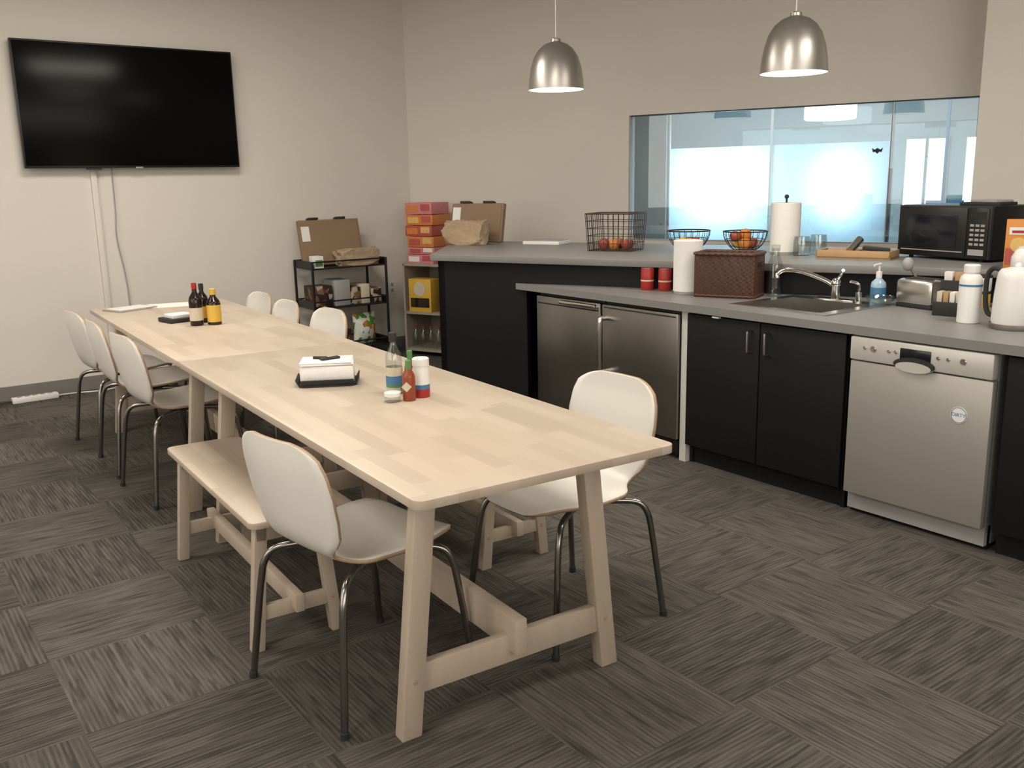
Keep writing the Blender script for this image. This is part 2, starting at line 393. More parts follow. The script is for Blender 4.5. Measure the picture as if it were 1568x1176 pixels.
for sx in (-1,1):
    for sy in (-1,1):
        p=smooth([(sx*.03,sy*.10,.418),(sx*.11,sy*.145,.417),(sx*.165,sy*.180,.408),(sx*.190,sy*.198,.375),(sx*.205,sy*.208,.30),(sx*.238,sy*.234,.012)],5)
        b.tube(p,.0105,M['chrome'],12); b.cyl((sx*.239,sy*.2345,0),.0125,.02,M['rubber'],16)
b.tube([(-.06,-.11,.42),(.06,-.11,.42)],.010,M['chrome']); b.tube([(-.06,.11,.42),(.06,.11,.42)],.010,M['chrome'])
b.box((0,0,.424),(.16,.24,.012),M['blackm'],.003)
tmpo=b.obj('legs'); LG=tmpo.data; bpy.data.objects.remove(tmpo)
def chair(x,y,a):
    e=bpy.data.objects.new('dining_chair',None); scene.collection.objects.link(e); e.location=(x,y,0); e.rotation_euler=(0,0,R(a)); e.empty_display_size=.1
    s=bpy.data.objects.new('shell_seat',SH); scene.collection.objects.link(s); s.parent=e
    md=s.modifiers.new('solid','SOLIDIFY'); md.thickness=.011; md.offset=0; md.material_offset_rim=1
    l=bpy.data.objects.new('legs',LG); scene.collection.objects.link(l); l.parent=e
chair(1.13,2.33,9); chair(1.87,2.27,181)
chair(1.28,4.50,4); chair(1.29,5.08,-2); chair(1.29,5.58,3)
chair(1.90,4.56,182); chair(1.88,5.11,178); chair(1.92,5.62,180)

# ---------------------------------------------------------------- television
b=B(); b.bb(1.17,2.68,7.19,7.235,1.605,2.455,M['tvb'],.006)
b.bb(1.182,2.668,7.186,7.192,1.622,2.443,M['tv'],.001)
b.bb(1.55,2.3,7.235,7.279,1.8,2.25,M['rubber']); b.box((1.925,7.188,1.607),(.05,.006,.01),M['grey'])
b.box((1.62,7.21,1.600),(.1,.03,.012),M['rubber'])
b.obj('television')
B().bb(1.60,1.64,7.258,7.28,.10,1.63,M['wall'],.003).obj('trim_1')
B().tube(smooth([(1.75,7.262,1.61),(1.745,7.26,1.3),(1.735,7.262,1.1),(1.77,7.262,.8),(1.775,7.262,.5),(1.76,7.255,.28)],8),.004,M['grey']).obj('power_cord')
b=B().box((0,0,.02),(.30,.06,.04),M['plastic'],.006)
for i in range(5): b.box((-.1+.05*i,0,.041),(.03,.035,.003),M['grey'],.001)
b.tube(smooth([(.15,0,.015),(.28,.03,.006),(.45,-.02,.006),(.62,.03,.006)]),.005,M['plastic']); b.tube(smooth([(-.15,0,.015),(-.3,.02,.006),(-.6,.0,.006)]),.005,M['rubber'])
b.obj('power_strip',(1.04,7.15,0),R(3))
B().bb(-.035,.035,-.006,0,-.058,.058,M['plastic'],.002).bb(-.012,.012,-.009,-.005,.012,.04,M['grey']).bb(-.012,.012,-.009,-.005,-.04,-.012,M['grey']).obj('wall_outlet',(4.02,7.28,.55))

# ---------------------------------------------------------------- pendants
def pendant(x,y,z):
    b=B(); r=.165
    out=[(r,0),(r*.995,.02),(r*.965,.07),(r*.90,.13),(r*.79,.185),(r*.62,.228),(r*.42,.255),(r*.24,.266),(.03,.27),(.028,.285),(.012,.292),(0,.292)]
    b.lathe(out,M['pend'],seg=48)
    b.lathe([(r,0),(r-.004,.0),(r*.97,.02),(r*.94,.07),(r*.87,.13),(r*.76,.182),(r*.6,.222),(r*.4,.248),(0,.258)],M['pin'],seg=48)
    b.lathe([(0,.07),(.02,.073),(.034,.09),(.038,.11),(.03,.14),(.018,.165),(.018,.25)],M['bulb'],seg=24)
    b.tube([(0,0,.29),(0,0,H-z-.02)],.0032,M['plastic']); b.cyl((0,0,H-z-.03),.06,.03,M['pend'])
    b.obj('pendant_lamp',(x,y,z))
    l=bpy.data.lights.new('pendant_bulb','SPOT'); l.energy=18; l.color=(1,.88,.72); l.spot_size=R(125); l.spot_blend=.6; l.shadow_soft_size=.05
    o=bpy.data.objects.new('pendant_bulb_light',l); scene.collection.objects.link(o); o.location=(x,y,z+.05)
pendant(3.62,4.44,1.98); pendant(4.02,3.05,1.955)

# ---------------------------------------------------------------- bar counter
b=B(); k=M['black']
top=[(-.66,0),(7.4,0),(7.4,1.3),(-1.35,1.3),(-.71,.05),(-.70,.02)]
b.poly(top,.96,1.0,M['counter'],.003)
b.bb(-.66,0.0,.05,.10,0,.96,k).bb(0,7.0,.05,.10,.836,.96,k)
b.poly([(-.66,.05),(-.61,.05),(-1.25,1.27),(-1.30,1.27)],0,.96,k)
b.bb(-1.25,7.0,1.22,1.27,0,.96,k)
b.obj('bar_counter',W0,RW)
b=B(); c=M['counter']; z0,z1=.797,.835
b.poly([(3.42,.3),(3.58,.3),(3.58,4.296),(3.42,4.61)],z0,z1,c)
b.poly([(3.58,.3),(4.05,.3),(4.05,2.49),(3.58,2.49)],z0,z1,c)
b.poly([(3.58,3.01),(4.05,3.01),(4.05,3.216),(3.58,4.296)],z0,z1,c)
b.poly([(4.05,.3),(5.319,.3),(4.05,3.216)],z0,z1,c)
b.obj('kitchen_countertop')
for y0,y1,left in ((3.25,3.835,False),(3.845,4.43,True)):
    b=B(); b.bb(3.475,3.95,y0,y1,.03,.79,M['blackm'],.004)
    b.bb(3.44,3.475,y0+.003,y1-.003,.11,.775,M['dsteel'],.006)
    b.bb(3.455,3.475,y0,y1,.03,.105,M['blackm'])
    if left:
        b.bb(3.41,3.44,y0+.02,y1-.25,.745,.768,M['handle'],.006)
        b.bb(3.437,3.441,y0+.02,y1-.02,.728,.736,M['rubber'])
    else:
        hy=y1-.045
        b.tube(smooth([(3.44,hy,.70),(3.405,hy,.70),(3.385,hy,.68),(3.385,hy,.42),(3.405,hy,.40),(3.44,hy,.40)],4),.013,M['handle'],12)
        b.bb(3.437,3.441,y0+.02,y1-.02,.755,.762,M['rubber'])
    for xx in (3.50,3.90):
        b.cyl((xx,y0+.05,0),.015,.035,M['rubber']);b.cyl((xx,y1-.05,0),.015,.035,M['rubber'])
    b.obj('undercounter_fridge')
b=B()
b.bb(3.46,3.55,3.203,3.245,0,.795,M['strip'])
b.bb(3.50,3.52,2.28,3.20,0,.10,k)
b.bb(3.47,3.49,2.28,3.20,.10,.795,k); b.bb(3.49,4.0,2.275,2.295,0,.795,k); b.bb(3.49,4.0,3.18,3.20,0,.795,k)
for y0,y1,hy in ((2.745,3.198,2.79),(2.285,2.739,2.69)):
    b.bb(3.45,3.469,y0,y1,.10,.785,k,.002)
    b.tube(smooth([(3.45,hy,.745),(3.422,hy,.742),(3.418,hy,.73),(3.418,hy,.655),(3.422,hy,.643),(3.45,hy,.64)],4),.006,M['handle'],8)
b.box((3.44,3.0,.787),(.02,.04,.008),M['plastic'])
b.obj('sink_cabinet')
b=B(); b.bb(3.47,4.0,.35,1.61,.10,.795,k); b.bb(3.50,3.98,.35,1.61,0,.10,k)
for y0,y1 in ((1.16,1.605),(.71,1.15),(.36,.70)): b.bb(3.45,3.469,y0,y1,.10,.785,k,.002)
b.tube(smooth([(3.45,1.2,.745),(3.42,1.2,.742),(3.42,1.2,.65),(3.45,1.2,.64)],4),.006,M['handle'],8)
b.obj('base_cabinet')
# dishwasher
b=B(); y0,y1=1.645,2.25
b.bb(3.475,3.98,y0,y1,.02,.79,M['grey']); b.bb(3.50,3.52,y0,y1,0,.10,M['blackm'])
b.bb(3.435,3.475,y0,y1,.10,.685,M['dw'],.005)
b.bb(3.425,3.475,y0,y1,.690,.79,M['dwp'],.008)
b.box((3.424,1.955,.745),(.006,.13,.045),M['lcd'],.002)
b.lathe([(0,0),(.085,0),(.085,.012),(0,.012)],M['rubber'],(3.4235,1.955,.705),40,(0,R(-90),0),(.34,1,1))
b.lathe([(0,0),(.080,0),(.075,.014),(0,.014)],M['dwp'],(3.4235,1.955,.696),40,(0,R(-90),0),(.28,1,1))
for yy in (2.18,2.14,2.07,2.04,1.86,1.82,1.76): b.cyl((3.425,yy,.747),.012 if yy in (2.14,1.76) else .007,.006,M['handle'],16,(0,R(-90),0))
b.lathe([(0,0),(.033,0),(.033,.003),(0,.003)],M['paper'],(3.435,1.765,.535),32,(0,R(-90),0))
b.lathe([(.029,0),(.031,0),(.031,.001),(.029,.001)],M['blue'],(3.432,1.765,.535),32,(0,R(-90),0))
b.obj('dishwasher')
tx=bpy.data.curves.new('dirty_text','FONT'); tx.body='DIRTY'; tx.size=.02; tx.align_x='CENTER'; tx.align_y='CENTER'; tx.materials.append(M['blue'])
o=bpy.data.objects.new('dirty_label',tx); scene.collection.objects.link(o); o.location=(3.4312,1.765,.535); o.rotation_euler=(R(90),0,R(-90)); o.parent=bpy.data.objects['dishwasher']
# sink
b=B(); s=M['sink']; X0,X1,Y0,Y1=3.60,3.99,2.53,2.97
zr=.8365
for a in ((3.56,X0,2.47,3.03),(X1,4.08,2.47,3.03),(X0,X1,2.47,Y0),(X0,X1,Y1,3.03)): b.bb(*a,zr-.001,zr+.004,s)
b.bb(X0-.004,X0,Y0,Y1,.66,zr,s).bb(X1,X1+.004,Y0,Y1,.66,zr,s).bb(X0,X1,Y0-.004,Y0,.66,zr,s).bb(X0,X1,Y1,Y1+.004,.66,zr,s).bb(X0,X1,Y0,Y1,.655,.66,s)
b.cyl((3.8,2.75,.66),.04,.004,M['chrome'])
b.obj('kitchen_sink')
b=B(); q=mat('polished_chrome',(.75,.73,.70,1),.12,1)
b.box((4.035,2.75,.8445),(.05,.22,.008),q,.003); b.cyl((4.035,2.75,.845),.024,.07,q); b.sph((4.035,2.75,.925),.026,q)
b.tube(smooth([(4.035,2.75,.90),(4.02,2.80,.935),(3.97,2.90,.975),(3.92,2.97,.985),(3.895,3.0,.965),(3.893,3.0,.945)],5),[.012]*26,q,12)
b.tube(smooth([(4.035,2.75,.93),(4.03,2.72,.97),(4.0,2.69,.995)],4),.008,q,10)
b.cyl((4.035,2.62,.84),.016,.05,q); b.tube(smooth([(4.035,2.62,.89),(4.03,2.62,.93),(3.99,2.64,.945)],4),.007,q,8)
b.obj('kitchen_faucet')
b=B(); b.lathe([(0,0),(.03,.0),(.06,.018),(.07,.04),(.067,.04),(.057,.021),(.029,.004),(0,.004)],M['clear'],seg=28); b.obj('glass_bowl',(4.03,2.50,.841))

# ---------------------------------------------------------------- helper items
def bottle(name,loc,r,h,body,cap,label=None,neck=.35,lz=(.15,.5),capr=None):
    b=B(); nr=r*neck; z=h-.02
    b.lathe([(0,0),(r*.92,0),(r,.004),(r,h*.58),(r*.9,h*.66),(nr*1.1,h*.78),(nr,h*.84),(nr,z),(0,z)],body,seg=28)
    if label: b.lathe([(r*1.0,h*lz[0]),(r*1.02,h*lz[0]),(r*1.02,h*lz[1]),(r*1.0,h*lz[1])],label,seg=28)
    cr=capr or nr*1.15
    b.lathe([(0,z-.012),(cr,z-.012),(cr,h-.002),(cr*.6,h),(0,h)],cap,seg=20)
    return b.obj(name,loc)
def roll(name,loc,r,h,holder=True):
    b=B(); b.lathe([(.02,.012),(r-.003,.012),(r,.016),(r,h-.004),(r-.003,h),(.02,h),(.02,.012)],M['paper'],seg=40)
    b.cyl((0,0,0),r*.95,.011,M['grey'],32)
    if holder: b.cyl((0,0,0),.006,h+.03,M['rubber'],12); b.sph((0,0,h+.035),.013,M['rubber'])
    return b.obj(name,loc)
zc=.835
roll('paper_towel_roll',(3.77,3.50,zc),.078,.29,False)
for x,y in ((3.735,3.775),(3.775,3.675)):
    b=B(); b.lathe([(0,0),(.034,0),(.037,.005),(.037,.118),(.034,.124),(0,.122)],M['red'],seg=28); b.lathe([(.0375,.05),(.0378,.05),(.0378,.058),(.0375,.058)],M['label'],seg=28); b.lathe([(.034,.1235),(.036,.1235),(.036,.127),(.031,.127),(.031,.1235)],M['steel'],seg=28)
    b.obj('red_food_can',(x,y,zc))
b=B(); wk=M['wicker']
for a in ((-.16,.16,-.10,-.088),(-.16,.16,.088,.10),(-.16,-.148,-.09,.09),(.148,.16,-.09,.09)): b.bb(*a,0,.225,wk,.003)
b.bb(-.155,.155,-.095,.095,0,.01,wk)
b.tube([(p[0],p[1],.228) for p in rrect(.325,.205,.02)],.009,wk,8,True)
b.tube([(p[0],p[1],.01) for p in rrect(.322,.202,.02)],.007,wk,8,True)
b.box((.163,0,.17),(.004,.07,.025),M['rubber'],.001)
b.obj('wicker_basket',(3.835,3.265,zc),RW)
bottle('glass_water_bottle',(3.99,3.09,zc),.040,.27,M['clear'],M['clear'],neck=.5)
bottle('hand_soap_bottle',(4.12,2.57,zc),.036,.155,mat('soap_blue',(.35,.50,.62,1),.2),M['plastic'],M['blue'],neck=.35,lz=(.15,.5))
b=B(); b.cyl((0,0,0),.005,.04,M['plastic'],12); b.tube([(.01,0,.04),(-.045,0,.036)],.006,M['plastic']); 
o=b.obj('soap_pump',(0,0,.15)); o.parent=bpy.data.objects['hand_soap_bottle']
b=B(); b.box((0,0,.075),(.21,.13,.12),M['sink'],.022); b.box((0,0,.01),(.20,.12,.02),M['rubber'],.004)
b.box((0,.028,.136),(.15,.022,.004),M['rubber']); b.box((0,-.028,.136),(.15,.022,.004),M['rubber']); b.box((-.108,0,.07),(.012,.03,.02),M['rubber'],.003)
b.cyl((-.105,.03,.03),.012,.01,M['rubber'],16,(0,R(-90),0))
b.obj('toaster',(4.12,2.34,zc),R(-100))
b=B(); b.tube(smooth([(0,0,.03),(-.02,.03,.10),(-.05,.06,.17)],4),.006,M['steel']); b.sph((-.06,.07,.19),.03,M['grey'],(.9,.9,1.1)); b.cyl((0,0,0),.028,.05,M['grey']); b.obj('dish_brush',(4.26,2.40,zc))
b=B()
b.box((0,0,.03),(.15,.13,.06),M['rubber'],.003); b.box((0,.04,.075),(.15,.05,.15),M['rubber'],.003)
for i,cm in enumerate(('label','tray','paper','label','kraft')): b.box((-.055+.027*i,-.02,.075),(.022,.05,.06),M[cm],.002)
for i,cm in enumerate(('paper','tray','kraft')): b.box((-.045+.045*i,.035,.165),(.035,.03,.045),M[cm],.002)
b.obj('tea_bag_organizer',(3.99,2.11,zc),R(-80))
b=B(); b.lathe([(0,0),(.042,0),(.045,.004),(.045,.175),(.04,.195),(.03,.205),(.03,.21),(.032,.212),(.032,.24),(.028,.245),(0,.245)],M['plastic'],seg=32); b.lathe([(.0455,.155),(.046,.155),(.046,.163),(.0455,.163)],M['blue'],seg=32); b.obj('thermos_bottle',(3.82,1.96,zc))
b=B(); b.lathe([(0,0),(.085,0),(.088,.006),(.088,.022),(.0,.022)],M['steel'],seg=36)
b.lathe([(.0,.022),(.080,.022),(.083,.03),(.080,.12),(.074,.20),(.070,.225),(.060,.238),(.03,.245),(0,.247)],M['plastic'],seg=36)
b.tube(smooth([(0,.062,.225),(0,.10,.235),(0,.125,.20),(0,.125,.10),(0,.11,.05),(0,.08,.045)],5),.010,M['rubber'],10); b.sph((0,0,.25),.014,M['plastic']); b.tube([(0,-.06,.19),(0,-.09,.22)],[.02,.012],M['plastic'],10)
b.obj('electric_kettle',(3.80,1.765,zc),R(-5))
for i,(x,y,cm) in enumerate(((4.33,2.17,'yellow'),(4.36,2.07,'green'))):
    b=B()
    for j in range(2):
        b.lathe([(0,j*.075),(.04,j*.075),(.042,j*.075+.004),(.042,j*.075+.064),(.039,j*.075+.068),(.0,j*.075+.068)],M[('yellow','paper','green','orange')[(i+j)%4]],seg=24); b.cyl((0,0,j*.075+.062),.043,.012,M['rubber'])
    b.obj('spice_jar_stack',(x,y,zc))
# ---- bar items
zb=1.0
M['wire']=mat('bronze_wire',(.10,.075,.055,1),.4,.7)
def wire_basket(name,loc,rz,w1,w2,h,nx=7,nz=4,r=.0022):
    b=B(); m=M['wire']
    def rect(w,z): return [(p[0],p[1],z) for p in rrect(w,w*.8,.02,3)]
    for i in range(nz+1):
        f=i/nz; b.tube(rect(w1+(w2-w1)*f,.004+h*f),r*(2 if i==nz else 1),m,6,True)
    for i in range(nx+1):
        u=(-.5+i/nx)*.9
        for s in (-1,1):
            b.tube([(u*w1,s*w1*.4,.004),(u*w2,s*w2*.4,h)],r,m,5); b.tube([(s*w1*.5,u*.8*w1,.004),(s*w2*.5,u*.8*w2,h)],r,m,5)
        b.tube([(u*w1,-w1*.4,.004),(u*w1,w1*.4,.004)],r,m,5)
    return b.obj(name,loc,rz)
wire_basket('wire_basket',(4.16,4.5,zb),RW,.30,.33,.235,8,5)
def fruit(name,loc,items):
    b=B()
    for x,y,z,r,m in items:
        b.lathe([(0,r*.12-r),(r*.45,-r*.93),(r*.8,-r*.62),(r,-.02*r),(r*.93,r*.45),(r*.6,r*.82),(r*.25,r*.88),(0,r*.74)],M[m],(x,y,z),20); b.tube([(x,y,z+r*.7),(x+.004,y,z+r*1.1)],.0015,M['card'],5)
    return b.obj(name,loc)
fruit('apple_pile',(4.16,4.5,zb+.006),[(-.05,.05,.038,.037,'apple'),(.03,.0,.038,.037,'apple'),(.05,-.07,.036,.035,'apple'),(-.04,-.03,.038,.036,'orangef'),(.0,-.1,.037,.034,'apple'),(-.02,.1,.035,.034,'apple')])
def wire_bowl(name,loc):
    b=B(); m=M['blackm']; R1=.065;R2=.135;h=.115
    pr=lambda f:(R1+(R2-R1)*math.sin(f*math.pi/2),.01+h*f**1.3)
    for f,rr in ((0,.003),(.3,.002),(.65,.002),(1,.004)):
        r,z=pr(f); b.tube([(r*math.cos(a*math.pi/16),r*math.sin(a*math.pi/16),z) for a in range(32)],rr,m,6,True)
    for a in range(20):
        t=a*math.pi/10; b.tube([(pr(f)[0]*math.cos(t),pr(f)[0]*math.sin(t),pr(f)[1]) for f in (0,.2,.4,.6,.8,1)],.0018,m,5)
    for a in range(4):
        t=a*math.pi/4; b.tube([(-R1*math.cos(t),-R1*math.sin(t),.01),(R1*math.cos(t),R1*math.sin(t),.01)],.0018,m,5)
    for a in range(3):
        t=a*2.09; b.cyl((R1*math.cos(t),R1*math.sin(t),0),.005,.01,m,8)
    return b.obj(name,loc)
for i,(x,y) in enumerate(((4.45,4.13),(4.59,3.79))):
    wire_bowl('wire_fruit_bowl',(x,y,zb))
    it=[(-.035,-.03,.05,.036,'orangef'),(.04,-.02,.05,.037,'apple'),(0,.045,.05,.036,'yellow')]
    if i: it+=[(0,0,.105,.037,'orangef'),(-.06,.03,.095,.034,'apple')]
    fruit('fruit_pile',(x,y,zb+.002),it)
roll('paper_towel_roll',(4.60,3.50,zb),.086,.30,True)
for x,y,h in ((4.69,3.33,.115),(4.56,3.35,.11)):
    b=B(); b.lathe([(0,0),(.045,0),(.05,.01),(.048,h*.7),(.043,h),(.041,h),(.046,h*.7),(.047,.012),(0,.008)],M['clear'],seg=28); b.obj('glass_jar',(x,y,zb))
b=B(); tr=M['tray']
b.bb(-.2,.2,-.1,.1,0,.01,tr).bb(-.2,.2,-.1,-.09,.0,.045,tr,.002).bb(-.2,.2,.09,.1,0,.045,tr,.002).bb(-.2,-.19,-.1,.1,0,.045,tr,.002).bb(.19,.2,-.1,.1,0,.045,tr,.002).bb(-.01,.0,-.09,.09,0,.04,tr)
b.tube([(-.03,-.04,.04),(.0,.04,.10)],.022,M['sink'],12); b.box((.1,0,.05),(.14,.1,.02),M['rubber'],.004,(0,.1,.2)); b.box((-.1,.02,.03),(.12,.08,.04),M['kraft'],.004)
b.obj('bamboo_tray',(4.63,3.03,zb),R(-72))
mx,my=4.785,2.635; ang=math.atan2(2.32-2.88,4.72-4.82)
b=B(); wd,dp,hh=.57,.36,.285
b.bb(-wd/2,wd/2,.02,dp,.012,hh,M['blackm'],.006)
b.bb(-wd/2,wd/2,0,.02,.015,hh-.002,M['rubber'],.004)
b.bb(-wd/2+.01,wd/2-.135,-.006,.0,.02,hh-.01,M['tvb'],.002); b.bb(-wd/2+.06,wd/2-.19,-.009,-.005,.07,hh-.05,M['lcd'],.001)
b.bb(-wd/2+.03,wd/2-.15,-.008,-.004,.045,.05,M['grey'])
b.bb(wd/2-.13,wd/2-.01,-.006,0,.02,hh-.01,M['tvb'],.002); b.bb(wd/2-.115,wd/2-.025,-.008,-.005,hh-.06,hh-.03,M['lcd'])
for i in range(5):
    for j in range(3): b.bb(wd/2-.112+j*.031,wd/2-.09+j*.031,-.0085,-.005,.085+i*.024,.097+i*.024,M['grey'])
b.bb(wd/2-.115,wd/2-.025,-.009,-.005,.035,.065,M['grey'])
for sx in (-1,1):
    for y in (.04,.32): b.cyl((sx*.22,y,0),.012,.014,M['rubber'],12)
b.obj('microwave_oven',(mx,my,zb),ang)
b=B(); b.box((0,0,.008),(.22,.16,.016),M['rubber'],.003,(0,0,.1)); b.box((.02,0,.022),(.16,.12,.012),M['grey'],.003,(0,0,-.1)); b.obj('stacked_notebooks',(4.90,2.46,zb+.285),ang)
b=B(); b.box((0,0,.115),(.115,.05,.23),M['orange'],.002); b.box((0,-.026,.175),(.085,.002,.035),M['paper']); b.box((0,-.0265,.055),(.105,.002,.075),M['cred']); b.lathe([(0,0),(.035,0),(.035,.002),(0,.002)],M['cyel'],(0,-.026,.11),24,(R(90),0,0)); b.box((0,-.028,.172),(.06,.002,.012),M['red']); b.obj('coffee_filter_box',(4.61,2.15,zb),R(-72))
b=B(); b.lathe([(0,0),(.04,0),(.045,.01),(.045,.06),(.03,.09),(.02,.1),(.02,.11),(0,.11)],M['plastic'],seg=24); b.obj('creamer_jar',(4.50,2.08,zb))
def pizza_box(name,loc,rz,w=.46,h=.29,lab=True,tilt=12):
    b=B(); a=R(-tilt)
    b.box((0,math.sin(R(tilt))*h/2,h/2*math.cos(a)+.01),(w,.04,h),M['card'],.004,(a,0,0))
    b.box((0,math.sin(R(tilt))*h/2-.022,h/2+.01),(w-.03,.004,h-.03),M['card'],0,(a,0,0))
    if lab: b.box((-w/2+.05,math.sin(R(tilt))*h*.72-.027,h*.72),(.07,.003,.12),M['paper'],0,(a,0,0))
    for s in (-.25,.2): b.box((s*w,math.sin(R(tilt))*h,h+.012),(.09,.05,.018),M['rubber'],.004,(a,0,0))
    return b.obj(name,loc,rz)
pizza_box('cardboard_box',W(-1.0,1.06,zb),RW)
def crumple(name,loc,rz,w,d,h):
    t=bmesh.new(); bmesh.ops.create_icosphere(t,subdivisions=5,radius=1)
    for v in t.verts:
        c=v.co.copy(); s=1+.16*noise.noise(c*2.2+Vector((w*9,0,0)))+.10*abs(noise.noise(c*5))
        q=[max(-1,min(1,k*1.45)) for k in c]
        v.co=Vector((q[0]*s*w/2,q[1]*s*d/2,(q[2]*.5+.5)*h*(1 if c.z<0 else s)))
        if v.co.z<.0: v.co.z=0
    b=B(); b._add(t,M['kraft']); return b.obj(name,loc,rz,ang=60)
crumple('paper_bag',W(-.98,.89,zb),RW,.32,.12,.165)
b=B(); b.box((0,0,.012),(.30,.2,.024),M['paper'],.004); b.box((0,0,.027),(.27,.17,.006),M['grey'],.002); b.obj('paper_tray',W(-.42,1.12,zb),RW)

# ---------------------------------------------------------------- corner shelf with boxes
b=B(); sh=M['shelf']; x0,x1,y0,y1=-1.98,-1.42,1.42,1.80
b.bb(x0,x0+.02,y0,y1,0,.79,sh).bb(x1-.02,x1,y0,y1,0,.79,sh).bb(x0,x1,y1-.01,y1,0,.79,sh)
for z in (.04,.36,.77): b.bb(x0,x1,y0,y1,z,z+.02,sh)
b.obj('storage_shelf',W0,RW)
b=B(); z=.79
for i,(m,l1,l2,h,dx) in enumerate((('cpink','plastic','cred',.08,0),('cpink','cred','plastic',.06,.015),('corg','cred','cyel',.09,.01),('cred','corg','cyel',.09,-.006),('corg','cyel','cred',.09,.006),('cpink','corg','cred',.10,.0))):
    X0=-1.94+dx; b.bb(X0,X0+.27,1.44,1.70,z,z+h-.004,M[m],.003)
    b.bb(X0+.02,X0+.13,1.437,1.44,z+h*.2,z+h*.75,M[l1]); b.bb(X0+.16,X0+.25,1.437,1.44,z+h*.3,z+h*.85,M[l2])
    b.bb(X0-.003,X0,1.48,1.58,z+h*.2,z+h*.75,M[l2]); b.bb(X0-.003,X0,1.60,1.67,z+h*.2,z+h*.6,M[l1])
    z+=h
b.obj('snack_carton_stack',W0,RW)
B().bb(-1.93,-1.70,1.43,1.6,.38,.66,M['yellow'],.003).bb(-1.91,-1.72,1.427,1.43,.42,.50,M['soy']).lathe([(0,0),(.06,0),(.06,.003),(0,.003)],M['label'],(-1.815,1.43,.575),24,(R(90),0,0)).bb(-1.62,-1.48,1.45,1.6,.38,.6,M['pantry'],.003).obj('cereal_box',W0,RW)
b=B()
for i in range(4): b.lathe([(0,0),(.03,0),(.032,.01),(.032,.11),(.014,.15),(.012,.18),(0,.18)],M['clear'],(-1.92+.08*i,1.50,.06),16); b.cyl((-1.92+.08*i,1.50,.235),.014,.015,M['red'],12)
b.obj('glass_bottle_row',W0,RW)

# ---------------------------------------------------------------- utility cart
b=B(); m=M['blackm']; X0,X1,Y0,Y1=3.08,3.74,6.86,7.2
for x in (X0,X1):
    for y in (Y0,Y1):
        b.tube([(x,y,.06),(x,y,.86)],.011,m,10); b.lathe([(0,-.012),(.03,-.012),(.03,.012),(0,.012)],M['rubber'],(x,y,.03),16,(R(90),0,0))
for z in (.13,.48,.80):
    b.bb(X0,X1,Y0,Y1,z-.003,z+.003,m)
    for zz in (z,z+.055):
        b.tube([(X0,Y0,zz),(X1,Y0,zz),(X1,Y1,zz),(X0,Y1,zz)],.006,m,8,True)
    b.bb(X0,X0+.003,Y0,Y1,z,z+.05,m).bb(X1-.003,X1,Y0,Y1,z,z+.05,m)
b.obj('utility_cart')
pizza_box('cardboard_box',(3.36,7.05,.803),0,.54,.37,True,12)
crumple('paper_bag',(3.52,6.94,.803),0,.34,.13,.13)
B().bb(3.11,3.19,6.88,6.98,.803,.90,M['paper'],.003).bb(3.12,3.18,6.876,6.88,.82,.87,M['green']).obj('tea_carton')
b=B()
for i,(x,w_,h,c) in enumerate(((3.19,.16,.17,'pantry'),(3.36,.14,.21,'grey'),(3.48,.09,.14,'pantry'),(3.57,.08,.16,'label'),(3.67,.10,.12,'pantry'))): b.bb(x-w_/2,x+w_/2,6.92,7.12,.484,.484+h,M[c],.004)
b.obj('pantry_box_row')
b=B()
for i,(x,w_,h,c) in enumerate(((3.20,.16,.14,'pantry'),(3.36,.12,.18,'pantry'))): b.bb(x-w_/2,x+w_/2,6.92,7.12,.134,.134+h,M[c],.004)
b.obj('pantry_box_row')
def bag(name,loc,rz,w,h,m):
    t=bmesh.new(); rows=[]
    for i in range(11):
        f=i/10; th=.05*math.sin(math.pi*f)**.6+.003; ww=w/2*(1-.10*math.sin(math.pi*f)); z=h*f
        rows.append([t.verts.new((ww*math.cos(a*math.pi/8),th*math.sin(a*math.pi/8),z)) for a in range(16)])
    for a,c in zip(rows,rows[1:]):
        for i in range(16): t.faces.new((a[i],a[(i+1)%16],c[(i+1)%16],c[i]))
    t.faces.new(rows[0][::-1]); t.faces.new(rows[-1])
    b=B(); b._add(t,M[m]); return b.obj(name,loc,rz)
bag('chip_bag',(3.57,6.98,.136),R(10),.24,.26,'snack')

# ---------------------------------------------------------------- table items
zt=.74
bottle('soy_sauce_bottle',(1.525,4.90,zt),.034,.225,M['soy'],M['red'],M['label'],.35,(.12,.42))
bottle('mustard_bottle',(1.61,4.87,zt),.036,.19,M['soy'],M['yellow'],M['yellow'],.4,(.08,.55))
bottle('condiment_bottle',(1.59,4.99,zt),.032,.21,M['soy'],M['rubber'],M['yellow'],.35,(.12,.42))
b=B(); b.box((0,0,.012),(.17,.15,.024),M['rubber'],.006); b.box((0,0,.032),(.12,.11,.02),M['paper'],.003); b.obj('napkin_holder',(1.50,5.13,zt),R(10))
b=B(); t_=M['rubber']
b.poly(rrect(.205,.155,.02),0,.008,t_)
for s in (-1,1):
    b.box((s*.107,0,.016),(.004,.14,.026),t_,.001,(0,.5*s,0)); b.box((0,s*.081,.016),(.19,.004,.026),t_,.001,(-.5*s,0,0))
b.box((0,0,.042),(.192,.142,.068),M['paper'],.010)
b.box((.001,-.002,.079),(.188,.138,.006),M['paper'],.002,(0,0,.02)); b.box((-.002,.001,.085),(.186,.138,.004),M['paper'],.001,(0,.0,-.03))
b.box((0.01,0,.092),(.075,.024,.008),t_,.003,(0,0,.5)); b.tube([(.0,0,.093),(-.05,.02,.092)],.006,t_)
b.obj('napkin_tray',(1.42,3.085,zt),R(-28))
b=B(); r,h=.029,.215
